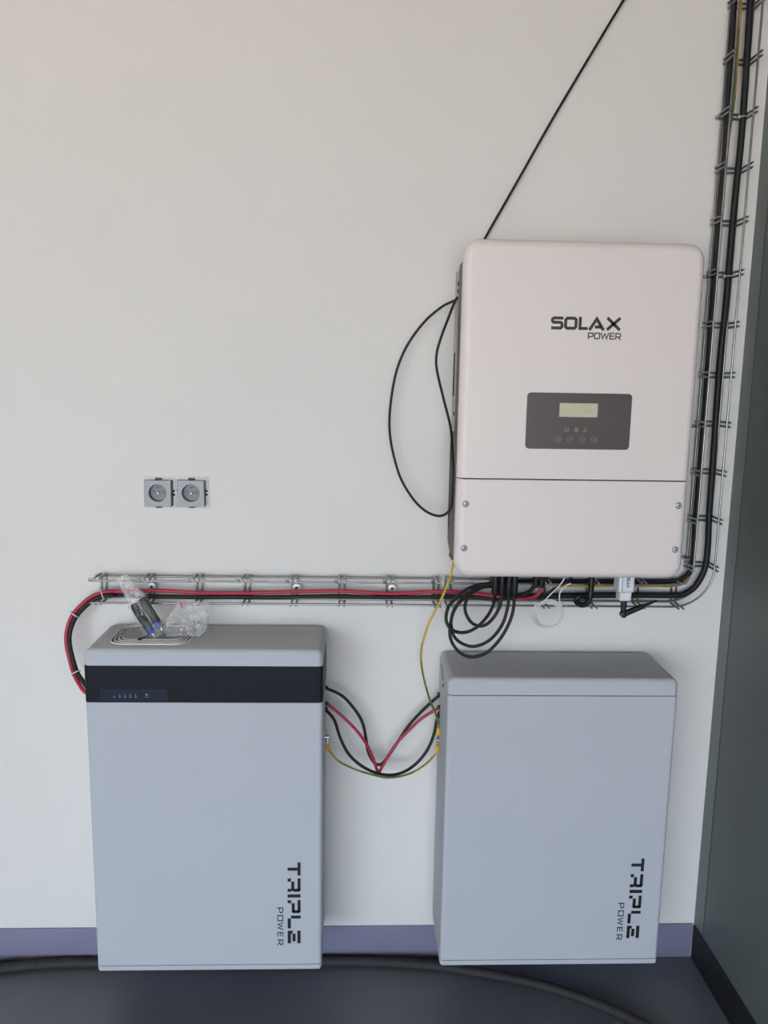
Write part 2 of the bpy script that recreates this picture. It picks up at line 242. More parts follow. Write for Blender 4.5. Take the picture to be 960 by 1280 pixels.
  'white_coil': [(0.436, -0.11, 0.965), (0.4277, -0.1099, 0.9509), (0.4104, -0.1098, 0.9322), (0.3942, -0.1097, 0.9145), (0.3831, -0.1096, 0.9108), (0.3781, -0.1094, 0.9062), (0.3742, -0.1093, 0.9006), (0.3718, -0.1092, 0.8941), (0.3712, -0.1091, 0.8872), (0.3723, -0.109, 0.8803), (0.3751, -0.1089, 0.8737), (0.3794, -0.1088, 0.8679), (0.385, -0.1087, 0.8631), (0.3916, -0.1085, 0.8597), (0.3986, -0.1084, 0.8577), (0.4058, -0.1083, 0.8572), (0.4127, -0.1082, 0.8581), (0.4191, -0.1081, 0.8604), (0.4247, -0.108, 0.8638), (0.4292, -0.1079, 0.8682), (0.4326, -0.1078, 0.8733), (0.4347, -0.1076, 0.8789), (0.4354, -0.1075, 0.8848), (0.4349, -0.1074, 0.8907), (0.4329, -0.1073, 0.8964), (0.4298, -0.1072, 0.9016), (0.4255, -0.1071, 0.906), (0.4204, -0.107, 0.9095), (0.4146, -0.1069, 0.9118), (0.4085, -0.1067, 0.9129), (0.4024, -0.1066, 0.9126), (0.3966, -0.1065, 0.9112), (0.3914, -0.1064, 0.9085), (0.3871, -0.1063, 0.905), (0.3838, -0.1062, 0.9006), (0.3816, -0.1061, 0.8957), (0.3805, -0.106, 0.8906), (0.3806, -0.1058, 0.8853), (0.3818, -0.1057, 0.8801), (0.3841, -0.1056, 0.8752), (0.3873, -0.1055, 0.8708), (0.3914, -0.1054, 0.8669), (0.3963, -0.1053, 0.8638), (0.4018, -0.1052, 0.8616), (0.4078, -0.1051, 0.8604), (0.414, -0.1049, 0.8604), (0.4202, -0.1048, 0.8617), (0.4259, -0.1047, 0.8643), (0.4309, -0.1046, 0.8682), (0.4348, -0.1045, 0.8731), (0.4374, -0.1044, 0.8788), (0.4385, -0.1043, 0.885), (0.4379, -0.1042, 0.8914), (0.4358, -0.104, 0.8975), (0.4323, -0.1039, 0.9032), (0.4275, -0.1038, 0.908), (0.4217, -0.1037, 0.9118), (0.4152, -0.1036, 0.9143), (0.4083, -0.1035, 0.9156), (0.4013, -0.1034, 0.9154), (0.3945, -0.1033, 0.9139), (0.3882, -0.1031, 0.9111), (0.3828, -0.103, 0.907), (0.3784, -0.1029, 0.9019), (0.3753, -0.1028, 0.896), (0.3737, -0.1027, 0.8894), (0.3738, -0.1026, 0.8826), (0.3755, -0.1025, 0.8759), (0.3788, -0.1024, 0.8696), (0.3835, -0.1022, 0.8642), (0.3894, -0.1021, 0.8599), (0.3961, -0.102, 0.857), (0.4032, -0.1019, 0.8556), (0.4102, -0.1018, 0.8558), (0.4169, -0.1017, 0.8573), (0.4228, -0.1016, 0.8602), (0.4277, -0.1015, 0.8642), (0.4314, -0.1013, 0.8689), (0.4339, -0.1012, 0.8741), (0.4352, -0.1011, 0.8797), (0.4351, -0.101, 0.8853), (0.4339, -0.1009, 0.8907), (0.4316, -0.1008, 0.8958), (0.4282, -0.1007, 0.9003), (0.424, -0.1006, 0.9042), (0.419, -0.1004, 0.9072), (0.4135, -0.1003, 0.9091), (0.4077, -0.1002, 0.91), (0.4018, -0.1001, 0.9097), (0.3962, -0.1, 0.9082), (0.391, -0.1001, 0.9056), (0.3866, -0.1002, 0.9019), (0.3833, -0.1003, 0.8975), (0.3812, -0.1004, 0.8924), (0.3803, -0.1006, 0.887), (0.3807, -0.1007, 0.8815), (0.3824, -0.1008, 0.8762), (0.3852, -0.1009, 0.8713), (0.389, -0.101, 0.8669), (0.3937, -0.1011, 0.8634), (0.3991, -0.1012, 0.8607), (0.4051, -0.1013, 0.859), (0.4113, -0.1015, 0.8585), (0.4176, -0.1016, 0.8592), (0.4237, -0.1017, 0.8611), (0.4293, -0.1018, 0.8643), (0.4341, -0.1019, 0.8687), (0.4377, -0.102, 0.8741), (0.4399, -0.1021, 0.8804), (0.4404, -0.1022, 0.887), (0.4393, -0.1024, 0.8938), (0.4365, -0.1025, 0.9002), (0.4322, -0.1026, 0.906), (0.4266, -0.1027, 0.9107), (0.42, -0.1028, 0.9141), (0.4128, -0.1029, 0.9161), (0.4055, -0.103, 0.9166), (0.3984, -0.1031, 0.9156), (0.3918, -0.1033, 0.9132), (0.386, -0.1034, 0.9095), (0.3813, -0.1035, 0.9049), (0.3778, -0.1036, 0.8994), (0.3756, -0.1037, 0.8933), (0.375, -0.1038, 0.887), (0.3758, -0.1039, 0.8806), (0.378, -0.104, 0.8745), (0.3817, -0.1042, 0.869), (0.3865, -0.1043, 0.8643), (0.3922, -0.1044, 0.8607), (0.3987, -0.1045, 0.8585), (0.4054, -0.1046, 0.8576), (0.412, -0.1047, 0.8582), (0.4182, -0.1048, 0.8601), (0.4236, -0.1049, 0.8633), (0.4279, -0.1051, 0.8675), (0.431, -0.1052, 0.8724), (0.4329, -0.1053, 0.8778), (0.4334, -0.1054, 0.8833), (0.4327, -0.1055, 0.8887), (0.4309, -0.1056, 0.8939), (0.4281, -0.1057, 0.8986), (0.4244, -0.1058, 0.9027), (0.42, -0.106, 0.9061), (0.415, -0.1061, 0.9086), (0.4096, -0.1062, 0.9103), (0.4039, -0.1063, 0.9109), (0.3981, -0.1064, 0.9105), (0.3926, -0.1065, 0.9089), (0.3875, -0.1066, 0.9062), (0.3831, -0.1067, 0.9024), (0.3798, -0.1069, 0.8978), (0.3777, -0.107, 0.8924), (0.377, -0.1071, 0.8867), (0.3777, -0.1072, 0.8808), (0.3798, -0.1073, 0.8752), (0.3832, -0.1074, 0.8701), (0.3878, -0.1075, 0.8657), (0.3933, -0.1076, 0.8623), (0.3994, -0.1078, 0.8601), (0.4059, -0.1079, 0.859), (0.4125, -0.108, 0.8593), (0.4189, -0.1081, 0.8608), (0.4248, -0.1082, 0.8636), (0.4301, -0.1083, 0.8676), (0.4343, -0.1084, 0.8726), (0.4372, -0.1085, 0.8784), (0.4387, -0.1087, 0.8849), (0.4386, -0.1088, 0.8917), (0.4369, -0.1089, 0.8984), (0.4335, -0.109, 0.9046), (0.4287, -0.1091, 0.9101), (0.4226, -0.1092, 0.9145), (0.4157, -0.1093, 0.9174), (0.4083, -0.1094, 0.9188), (0.4339, -0.1096, 0.8995), (0.4283, -0.1097, 0.9183), (0.4285, -0.1098, 0.9346), (0.4392, -0.1099, 0.9487), (0.4502, -0.11, 0.9546)],
  'strap': [(0.5055, -0.07, 0.9579), (0.5045, -0.0736, 0.9422), (0.5029, -0.0773, 0.9265), (0.5, -0.0805, 0.9131), (0.4942, -0.0823, 0.9035), (0.4833, -0.0841, 0.9009), (0.4732, -0.0859, 0.9061), (0.47, -0.0877, 0.9125), (0.4727, -0.0895, 0.9189), (0.4813, -0.0873, 0.9207), (0.4907, -0.0836, 0.9174), (0.4979, -0.08, 0.9105)],
  'conduit': [(-0.904, -0.0639, 0.0115), (-0.8082, -0.0375, 0.0115), (-0.7043, -0.0234, 0.0115), (-0.5951, -0.0196, 0.0115), (-0.3349, -0.0202, 0.0115), (-0.0344, -0.0239, 0.0115), (0.0787, -0.028, 0.0115), (0.2097, -0.0427, 0.0115), (0.3719, -0.0831, 0.0115), (0.4738, -0.1213, 0.0115), (0.5669, -0.1741, 0.0115), (0.6363, -0.2281, 0.0115), (0.6835, -0.2829, 0.0115)],
}

# ------------------------------------------------------------------ the room
XR = .8273
def struct(o): return tag(o, kind='structure')
struct(box('floor', -3.2, XR, -5, 0, -.1, 0, FLOOR))
struct(box('wall_back', -3.35, .98, 0, .15, -.1, 3.0, WALL))
struct(box('wall_left', -3.35, -3.2, -5, 0, -.1, 3.0, WALL))
wr = struct(box('wall_right', XR, .98, -5, 0, .086, 3.0, PANEL))
struct(box('trim_1', XR-.0014, XR-.0002, -.046, -.0005, .087, 3.0, PANEL2))
struct(box('trim_2', XR-.0006, XR-.0002, -.0485, -.0462, .087, 3.0, GAPM))
struct(box('baseboard_back', -3.2, XR-.0046, -.004, -.0002, 0, .088, PLINTH, bev=.001))
struct(box('baseboard_right', XR-.0045, .98, -5, -.0045, 0, .0858, RUBBER, bev=.001))
struct(box('ceiling', -3.35, .98, -5, .15, 3.0, 3.1, CEIL))
struct(box('wall_front', -3.35, .98, -5.15, -5, 2.25, 3.0, WALL))
struct(box('ground', -14, 12, -26, -5.001, -.2, -.06, GROUND))

# ------------------------------------------------------------------ lettering
def strokes_word(word, glyphs):
    V, F = [], []
    for x, polys, wd in word:
        a, b = ribbon(polys, wd); n = len(V)
        V += [(p[0]+x, p[1]) for p in a]; F += [tuple(i+n for i in f) for f in b]
    return V, F
SOLAX = [(0, [[(65,60),(15,60),(8,54),(8,44),(15,37.5),(52,37.5),(60,30),(60,15),(53,8),(2,8)]], 16),
         (72, [[(15,60),(55,60),(63,52),(63,16),(55,8),(15,8),(7,16),(7,52),(15,60)]], 16),
         (149, [[(8,68),(8,8),(50,8)]], 16),
         (204, [[(4,0),(42,59),(81,0)], [(34,17),(68,17)]], 16),
         (297, [[(6,66),(76,3)], [(76,66),(6,3)]], 16)]
def power_word():
    return [(0, [[(3,0),(3,32),(24,32),(29,27),(29,18),(24,13),(3,13)]], 6),
            (34, [[(7,32),(26,32),(30,28),(30,7),(26,3),(7,3),(3,7),(3,28),(7,32)]], 6),
            (69, [[(2,34),(12,3),(22,30),(33,3),(43,34)]], 6),
            (117, [[(28,32),(3,32),(3,3),(28,3)], [(3,18),(26,18)]], 6),
            (149, [[(3,0),(3,32),(23,32),(28,27),(28,19),(23,14),(3,14)], [(15,14),(29,0)]], 6)]
TRIPLE = [(0,147,103,135),(58,92,0,104),                                               # T
          (180,215,0,36),(180,322,103,135),(297,331,62,126),(290,322,38,70),(215,300,38,70),(297,331,0,39),        # R
          (361,397,0,135),                                                            # I
          (427,462,0,38),(427,567,103,135),(542,575,52,126),(462,567,42,74),                       # P
          (605,638,34,135),(638,752,0,34),                                              # L
          (780,925,101,135),(815,903,50,83),(780,925,0,34),(780,814,33,52)]                        # E

# ------------------------------------------------------------------ batteries
def battery(name, x0, z0, z1, label, band):
    x1 = x0+.474; yb, yf = -.014, -.1816
    t = thing(name, (x0+.237, -.09, z0), label, 'battery')
    g = .0011
    slab('inner_frame', x0+.004, x1-.004, z0+.003, z1-.006, yb-.004, yf+.003, .006, .004, GAPM, t)
    slab('wall_bracket', x0+.03, x1-.03, z0+.04, z1-.06, -.001, yb-.002, .004, .001, CHASSIS, t)  # unseen bracket, added across a wall gap meant to darken the line above
    bt = z0+.0135
    slab('base_trim', x0, x1, z0, bt-g, yb, yf, [.006,.006,.001,.001], .007, BAT, t, sides=(1,1,.3,.05), eb=.006)
    if band:
        zb, zc = .7205, .7962
        slab('front_shell', x0, x1, bt, zb-g*.3, yb, yf, .001, .008, BAT, t, sides=(1,1,.05,.05), eb=.006)
        bd = slab('charcoal_band', x0-.0006, x1+.0006, zb, zc, yb, yf-.0008, .001, .008, BAND, t, sides=(1,1,.05,.05), eb=.006)
        tag(bd, 'charcoal front band')
        top = slab('top_cap', x0, x1, zc+g*.3, z1, yb, yf, [.001,.001,.014,.014], .011, BAT, t, sides=(1,1,.05,1), eb=.006)
    else:
        zc = .7372
        slab('front_shell', x0, x1, bt, zc-g, yb, yf, .001, .008, BAT, t, sides=(1,1,.05,.05), eb=.006)
        top = slab('top_cap', x0, x1, zc, z1, yb, yf, [.001,.001,.014,.014], .011, BAT, t, sides=(1,1,.05,1), eb=.006)
    # lettering running down the front: u is down, v is towards the right edge
    ys = yf-.0001; s = .187/925; ub = z0+.250; vb = x1-.0447-135*s
    V, F = rects(TRIPLE); tag(flat('lettering', V, F, lambda u, v: (vb+v*s, ys, ub-u*s), (0,-.0004,0), INK, t), 'black vertical word TRIPLE')
    pw = [(0, [[(3,0),(3,31),(18,31),(25,27),(25,17),(18,13),(3,13)]], 4.6), (36, [[(3,31),(27,31),(27,3),(3,3),(3,31)]], 4.6),
          (71, [[(2,33),(10,3),(18,28),(26,3),(34,33)]], 4.6), (116, [[(22,31),(3,31),(3,3),(22,3)], [(3,17),(20,17)]], 4.6),
          (151, [[(3,0),(3,31),(19,31),(25,27),(25,18),(19,14),(3,14)], [(13,14),(27,0)]], 4.6)]
    V, F = strokes_word(pw, None); s2 = .0885/179
    tag(flat('lettering', V, F, lambda u, v: (vb-.0217+v*.0128/34, ys, ub-.1028-u*s2), (0,-.0004,0), INK, t), 'thin vertical word POWER')
    return t, top
b1, cap1 = battery('battery', -.536, .1189, .830, 'taller light grey battery cabinet with charcoal front band, plastic bags on its top', True)
# display and icons in the band
db = slab('display', -.5057, -.3719, .7222, .7487, -.181, -.1829, .002, .0004, NAVY, b1)
yd = -.1830
iv, iF = rects([(-.4775+.0105*k-.0022, -.4775+.0105*k+.0022, .7308, .7332) for k in range(5)] + [(-.4775+.0105*k-.0012, -.4775+.0105*k+.0012, .7345, .738) for k in (1,2,3,4)])
flat('icon_row', iv, iF, lambda u, v: (u, yd, v), (0,-.0002,0), BICON, b1)
iv, iF = rects([(-.4148,-.4124,.7362,.7386)]); flat('power_light', iv, iF, lambda u, v: (u, yd, v), (0,-.0003,0), LINEW, b1)
iv, iF = rects([(-.4175,-.4097,.7318,.7332)]); flat('icon', iv, iF, lambda u, v: (u, yd, v), (0,-.0002,0), BICON, b1)
# concentric steps on the top: lit edges painted pale, shaded treads painted dark
GAPL = mat('shaded_step_grey', (92, 94, 96), .6)  # shade on the step treads, put into the colour
for k in range(4):
    d = .0062*k
    q = outline(-.499+d, -.338-d, -.150+d*1.6, -.022-d*.3, [.030-d*.6]*4, 6)
    rv, rf = ribbon([q+[q[0]]], .0015)
    flat('lit_edge_line', rv, rf, lambda u, v: (u, v, .8301), (0,0,.0022), LINEW, b1)
    if k < 3:
        d += .0031; q = outline(-.499+d, -.338-d, -.150+d*1.6, -.022-d*.3, [.030-d*.6]*4, 6)
        rv, rf = ribbon([q+[q[0]]], .0042)
        flat('shaded_step_line', rv, rf, lambda u, v: (u, v, .8301), (0,0,.0004), GAPL, b1)
q = outline(-.499+.021, -.338-.021, -.150+.034, -.028, [.018]*4, 6)
flat('grey_inlay', q, [tuple(range(len(q)))], lambda u, v: (u, v, .83005), (0,0,.0004), mat('mid_grey_print', (160, 162, 164), .5), b1)
# terminals on the right flank
def terminal(o, axis, parent, r=.007):
    lathe('cable_socket', [(-.002, r), (.0025, r), (.0026, r*.8), (.006, r*.8)], o, axis, BPLAST, parent)
for z in (.7475, .7115, .696): pass
terminal((-.062, -.051, PATHS['link_black'][1][2]+.003), (1,0,-.1), b1, .0046)
terminal((-.062, -.062, PATHS['link_red'][1][2]+.004), (1,0,-.1), b1, .0046)
terminal((-.062, -.055, PATHS['link_black_low'][1][2]+.004), (1,0,-.1), b1, .0046)
lathe('earth_stud', [(-.001,.006),(.004,.006),(.0041,.0035),(.009,.0035)], (-.062,-.05,.586), (1,0,0), BOLT, b1, 8)

b2, cap2 = battery('battery', .191, .1247, .7725, 'shorter plain light grey battery cabinet without band, mounted below the inverter', False)
for q, ax in (('link_black', .003), ('link_red', .002), ('link_black_low', .0)):
    p = PATHS[q][-2]; terminal((.191, p[1], p[2]+ax), (-1,0,-.2), b2, .0046)
lathe('earth_stud', [(-.001,.006),(.004,.006),(.0041,.0035),(.009,.0035)], (.191,-.05,.579), (-1,0,0), BOLT, b2, 8)
lathe('screw', [(-.001,.0042),(.0012,.0042),(.002,.003)], (.191,-.10,.7258), (-1,0,0), CHASSIS, b2, 12)
tube('lifting_slot', [(.1906,-.055,.757),(.1906,-.075,.748),(.1906,-.092,.735)], .0009, CHASSIS, b2, n=6)

# ------------------------------------------------------------------ inverter
IX0, IX1, IZ0, IZ1, IF = .1968, .6538, .9824, 1.6288, -.1838
inv = thing('inverter', ((IX0+IX1)/2, -.09, IZ0), 'warm white wall-mounted inverter with smoked display panel and dark lettering', 'inverter')
ZS = 1.180
slab('upper_cover', IX0, IX1, ZS+.0010, IZ1, -.158, IF, [.001,.001,.034,.030], .016, INV, inv, sides=(1,1,.03,1))
slab('lower_cover', IX0, IX1, IZ0, ZS-.0010, -.158, IF, [.032,.030,.001,.001], .016, INV, inv, sides=(1,1,1,.03))
slab('seam', IX0+.012, IX1-.012, ZS-.006, ZS+.006, -.14, IF+.004, .001, .002, GAPM, inv)
# chassis behind the covers
slab('chassis', IX0+.0015, IX1-.0015, IZ0+.022, IZ1-.030, -.098, -.1579, .012, .001, CHASSIS, inv)
V, F = [], []
prof = [(-.098, 1.000), (-.028, 1.030), (-.028, 1.262), (-.098, 1.262)]
for x in (IX0+.002, IX1-.002): V += [(x, y, z) for y, z in prof]
mesh('heat_sink', V, [(0,1,2,3),(4,7,6,5)]+[(i, (i+1) % 4, 4+(i+1) % 4, 4+i) for i in range(4)], CHASSIS, inv, smooth=False)
for k in range(2):
    x = IX0+.0015 if k == 0 else IX1-.0015
    box('vent_slot', x-.001, x+.001, -.048, -.040, 1.06, 1.235, DARK, inv)
br = box('wall_bracket', IX0+.006, IX1-.006, -.0975, -.001, 1.264, 1.590, GALV, inv, bev=.003)
box('bracket_slot', IX0+.0045, IX0+.0065, -.033, -.022, 1.336, 1.425, DARK, inv)
for (y, z) in ((-.085, 1.395), (-.085, 1.29), (-.06, 1.545), (-.06, 1.56), (-.05, 1.30)):
    lathe('bracket_screw', [(-.001,.0045),(.002,.0045),(.003,.003)], (IX0+.0065, y, z), (-1,0,0), CHASSIS, inv, 10)
# screws
for (x, z) in ((.214, 1.1304), (.2137, 1.0429), (.6342, 1.132), (.6345, 1.0437)):
    lathe('screw_recess', [(-.001,.0082),(.0003,.0082),(.0004,.0076)], (x, IF, z), (0,-1,0), WPLAST, inv, 20)
    s = lathe('screw', [(0,.0064),(.0009,.0064),(.0012,.0060)], (x, IF, z), (0,-1,0), mat('screw_ring', (104,100,98), .4, .4), inv, 16)
    lathe('screw_cap', [(0.001,.0046),(.0016,.0046),(.0019,.0040)], (x, IF, z), (0,-1,0), mat('screw_head', (196,190,186), .35, .3), s, 16)
    lathe('screw_socket', [(0.0015,.0019),(.0021,.0019)], (x, IF, z), (0,-1,0), DARK, s, 6)
# display panel
dp = slab('display_panel', .3252, .5282, 1.2400, 1.3475, IF+.002, IF-.0010, .0075, .0006, GLASSP, inv)
yp = IF-.0010
slab('screen', .3885, .4625, 1.3020, 1.3282, yp+.0003, yp-.0004, .0008, .0002, LCD, dp)
def ic(name, polys, wd, ox, oz, s):
    v, f = ribbon(polys, wd); return flat(name, v, f, lambda a, b: (ox+a*s, yp-.00005, oz+b*s), (0,-.0002,0), ICON, dp)
ic('icon', [[(-4,-4),(4,-4),(4,4),(-4,4),(-4,-4)], [(-4,-4),(4,4)]], 1.2, .4047, 1.2775, .00085)
ic('icon', [[(-4,-4),(4,-4),(4,4),(-4,4),(-4,-4)], [(-1.3,-4),(-1.3,4)], [(1.3,-4),(1.3,4)], [(-4,0),(4,0)]], 1.2, .4233, 1.2775, .00085)
ic('icon', [[(-4,-4),(4,-4),(0,4),(-4,-4)], [(0,-2),(0,1)]], 1.2, .4404, 1.2775, .00085)
ring = [(5.2*math.cos(2*math.pi*i/16), 5.2*math.sin(2*math.pi*i/16)) for i in range(16)]; ring.append(ring[0])
for k, g in enumerate(([[(-2,2),(2,-2)], [(-2,-2),(2,2)]], [[(-2.5,-1.2),(0,1.6),(2.5,-1.2)]], [[(-2.5,1.2),(0,-1.6),(2.5,1.2)]], [[(2.5,1.5),(2.5,-.8),(-2.5,-.8)]])):
    ic('button', [ring]+g, .8, .3890+.0232*k, 1.2590, .0010)
# lettering
s = .134/379
V, F = strokes_word(SOLAX, None); tag(flat('lettering', V, F, lambda u, v: (.3640+u*s, IF-.0001, 1.4655+v*s), (0,-.0005,0), PRINT, inv), 'bold charcoal word SOLAX')
V, F = strokes_word(power_word(), None); tag(flat('lettering', V, F, lambda u, v: (.3640+(202+u)*s, IF-.0001, 1.4655+(v-47)*s), (0,-.0005,0), PRINT, inv), 'thin charcoal word POWER')
# connectors under the inverter
for x in (.2936, .3079, .3225, .3343):
    lathe('cable_connector', [(0,.0078),(.018,.0078),(.0185,.0062),(.030,.0062),(.0305,.0074),(.052,.0070),(.058,.0045)], (x, -.10, IZ0+.001), (0,0,-1), BPLAST, inv, 12)
box('connector_block', .286, .314, -.094, -.065, IZ0-.038, IZ0+.006, BPLAST, inv, bev=.002)
box('connector_block', .318, .341, -.094, -.065, IZ0-.038, IZ0+.006, BPLAST, inv, bev=.002)
box('connector_block', .372, .404, -.112, -.088, IZ0-.020, IZ0+.004, BPLAST, inv, bev=.002)
for x in (.3790, .3912): lathe('cable_connector', [(0,.0072),(.034,.0068),(.040,.0048)], (x, -.10, IZ0), (0,0,-1), BPLAST, inv, 12)
lathe('cable_gland', [(0,.008),(.012,.008),(.018,.005)], (.453, -.09, IZ0), (0,0,-1), BPLAST, inv, 12)

# ------------------------------------------------------------------ wireless dongle
dg = thing('wireless_dongle', (.5575, -.13, IZ0-.04), 'white plug-in wireless dongle with black swivel antenna under the inverter', 'dongle')
slab('dongle_body', .5400, .5730, .9440, IZ0+.001, -.112, -.146, .003, .006, WPLAST, dg)
slab('dongle_nose', .5445, .5695, .9250, .9440, -.116, -.142, [.004,.004,.001,.001], .005, WPLAST, dg)
box('side_groove', .5455, .5470, -.1464, -.145, .9445, IZ0-.002, mat('groove_grey', (150,150,158), .5), dg)
V, F = strokes_word(SOLAX, None); sd_ = .0235/379
flat('lettering', V, F, lambda u, v: (.5585+(v-34)*sd_*1.6, -.1461, .9795-u*sd_), (0,-.0003,0), mat('dark_blue_print', (40,42,66), .5), dg)
lathe('antenna_joint', [(0,.0064),(.024,.0060)], (.5575,-.13,.926), (0,0,-1), BPLAST, dg, 14)
lathe('antenna_knuckle', [(-.0065,.0045),(-.005,.0066),(.005,.0066),(.0065,.0045)], (.5575,-.13,.8945), (0,1,0), BPLAST, dg, 16)
aj = Vector((.5575,-.13,.8945)); ae = Vector((.6265,-.13,.9245)); ax = (ae-aj).normalized(); L_ = (ae-aj).length
lathe('antenna', [(0,.0060),(L_*.12,.0064),(L_*.55,.0056),(L_*.68,.0034),(L_*.97,.0021),(L_,.0012)], aj, ax, BPLAST, dg, 14)

# ------------------------------------------------------------------ wire cable tray
WR = .0024; YW, YFt = -.0095, -.0515; ZT, ZB = .9375, .8890; XA, XB = .7350, .7812
tr1 = thing('cable_tray', (-.18, -.03, ZB), 'straight galvanised wire cable tray fixed above the taller battery', 'cable tray')
tr2 = thing('cable_tray', (.77, -.03, 1.2), 'bent galvanised wire cable tray rising beside the inverter in the corner', 'cable tray')
def rung_h(x, parent):
    for dx in (-.0055, .0055):
        X = x+dx; tube('rung', [(X,YFt-.004,ZT+.0042),(X,YW+.003,ZT+.0042),(X,YW+.0042,ZT+.002),(X,YW+.0042,ZB-.002),(X,YW+.003,ZB-.0042),(X,YFt-.002,ZB-.0042)], WR, STEEL, parent, sub=1, n=6)
def rung_v(z, parent):
    for dz in (-.0045, .0045):
        Z = z+dz; tube('rung', [(XA-.0042,YFt-.003,Z),(XA-.0042,YW+.003,Z),(XA-.002,YW+.0042,Z),(XB+.002,YW+.0042,Z),(XB+.0042,YW+.003,Z),(XB+.0042,YFt-.003,Z)], WR, STEEL, parent, sub=1, n=6)
xs0, xs1 = -.562, .186
for y, z in ((YW, ZT), (YFt, ZT), (YW, ZB), (YFt, ZB)): tube('long_wire', [(xs0, y, z), (xs1, y, z)], WR, STEEL, tr1, sub=1, n=8)
for k in range(8): rung_h(-.547+.1038*k, tr1)
for k in range(8):
    X = -.547+.1038*k; lathe('splice_clip', [(-.006,.0015),(-.005,.0032),(.004,.0032),(.006,.0015)], (X-.011, YFt, ZT+.002), (1,0,0), STEEL, tr1, 8)
for x in (-.441, -.127, .082): 
    wsh = lathe('fixing_washer', [(-.001,.0096),(.0008,.0096),(.0012,.0090)], (x, YW-.0045, ZT-.022), (0,-1,0), WASH, tr1, 20)
    lathe('fixing_screw', [(.0008,.0032),(.0020,.0032),(.0023,.0026)], (x, YW-.0045, ZT-.022), (0,-1,0), CLAW, wsh, 12)
def arcpts(cx, cz, r, y, n=10): return [(cx+r*math.cos(math.radians(-90+90*i/n)), y, cz+r*math.sin(math.radians(-90+90*i/n))) for i in range(n+1)]
ZTOP = 2.26
for y in (YW, YFt):
    tube('long_wire', [(.199,y,ZT)]+arcpts(XA-(.002 if y == YFt else 0)-.034, ZT+.034, .034, y)+[(XA-(.002 if y == YFt else 0),y,ZTOP)], WR, STEEL, tr2, sub=1, n=8)
    tube('long_wire', [(.199,y,ZB)]+arcpts(XB-(.002 if y == YFt else 0)-.088, ZB+.088, .088, y, 14)+[(XB-(.002 if y == YFt else 0),y,ZTOP)], WR, STEEL, tr2, sub=1, n=8)
for x in (.206, .311, .416, .521, .626, .712): rung_h(x, tr2)
for k in range(13):
    z = .974+.1037*k; rung_v(z, tr2)
for z in (1.590, 1.902, 1.279, .990): 
    lathe('wall_clip', [(-.015,.002),(-.013,.0035),(-.006,.0035),(-.005,.0024),(.004,.0024)], (XA, YW-.004, z+.001), (1,0,0), STEEL, tr2, 8)

# ------------------------------------------------------------------ cables
def cable(name, key, r, material, label, cat='cable', group=None, sub=5, stripe=None, n=10):
    return tag(tube(name, PATHS[key], r, material, None, sub=sub, stripe=stripe, n=n), label, cat, group)
cable('power_cable', 'red_main', .0042, RED, 'long red cable along the straight tray, curving down to the taller battery')
cable('power_cable', 'black_main', .0046, BLACK, 'long black cable under the red one along the straight tray')
GP = 'black cable loops hanging under the inverter'
for k, lab in (('loop_a', 'largest black cable loop, hanging lowest under the inverter connectors'), ('loop_b', 'second lowest black cable loop under the inverter connectors'), ('loop_c', 'leftward bulging black cable loop crossing the two large loops'), ('loop_d', 'smallest and highest black cable loop under the inverter connectors')):
    cable('cable_loop', k, .0035, BLACK, lab, 'cable', GP)
cable('power_cable', 'side_loop', .0027, BLACK, 'thin black cable hanging in a wide loop beside the inverter', sub=6)
cable('ceiling_cable', 'diagonal', .0026, BLACK, 'thin black cable running diagonally up the wall from the inverter')
cable('link_cable', 'link_black', .0034, BLACK, 'upper black cable sagging in a V between the two batteries')
cable('link_cable', 'link_red', .0034, RED, 'red cable sagging in a V between the two batteries')
cable('link_cable', 'link_black_low', .0034, BLACK, 'lower black cable hanging in a wide U between the two batteries')
cable('feeder_cable', 'thick_r', .0066, BLACK, 'thick black cable in the tray on the side nearer the grey metal wall', sub=6, n=12)
cable('feeder_cable', 'thick_l', .0056, BLACK, 'thick black cable in the tray on the side nearer the inverter', sub=6, n=12)
cable('earth_cable', 'earth_tray', .0031, [ORG, GRN], 'amber and green earth cable running in the bent tray', stripe=7)
cable('data_cable', 'data_black', .0030, BLACK, 'short black cable rising from the tray to the middle of the inverter underside')
cable('coiled_wire', 'white_coil', .0014, WWIRE, 'thin white wire wound in a small coil under the inverter', 'wire', sub=3, n=6)
# strap with an eye
tag(tube('rubber_strap', PATHS['strap'], .0062, BPLAST, None, sub=5, n=10), 'short black strap ending in a ring under the inverter', 'strap')
cable('floor_conduit', 'conduit', .0112, COND, 'dark grey conduit lying on the floor along the wall', 'conduit', sub=8, n=14)
# earth cables with yellow lugs
def lug(parent, p0, p1, p2):
    p0, p1, p2 = Vector(p0), Vector(p1), Vector(p2); a = (p1-p0)
    lathe('lug_sleeve', [(0,.0030),(.0008,.0044),(a.length*.55,.0044),(a.length,.0036)], p0, a, LUG, parent, 12)
    b = p2-p1; tube('lug_ring', [p1, p1+b*.5, p2, p2+b*.15], .0022, BOLT, parent, sub=2, n=8)
ea = thing('earth_cable', (.13, -.05, .6), 'yellow and green earth cable dropping from the inverter to the shorter battery', 'cable')
tube('insulation', PATHS['earth_a'], .0024, [YEL, GRN], ea, sub=5, n=10, stripe=7)
lug(ea, (.1885,-.054,.6100), (.1885,-.054,.5930), (.1880,-.051,.5800))
eb_ = thing('earth_cable', (.07, -.05, .52), 'yellow and green earth cable slung low between the two batteries', 'cable')
tube('insulation', PATHS['earth_b'], .0024, [YEL, GRN], eb_, sub=5, n=10, stripe=7)
lug(eb_, (.1870,-.055,.5560), (.1870,-.055,.5690), (.1860,-.051,.5770))
lug(eb_, (-.0545,-.055,.5570), (-.0560,-.055,.5710), (-.0560,-.051,.5830))
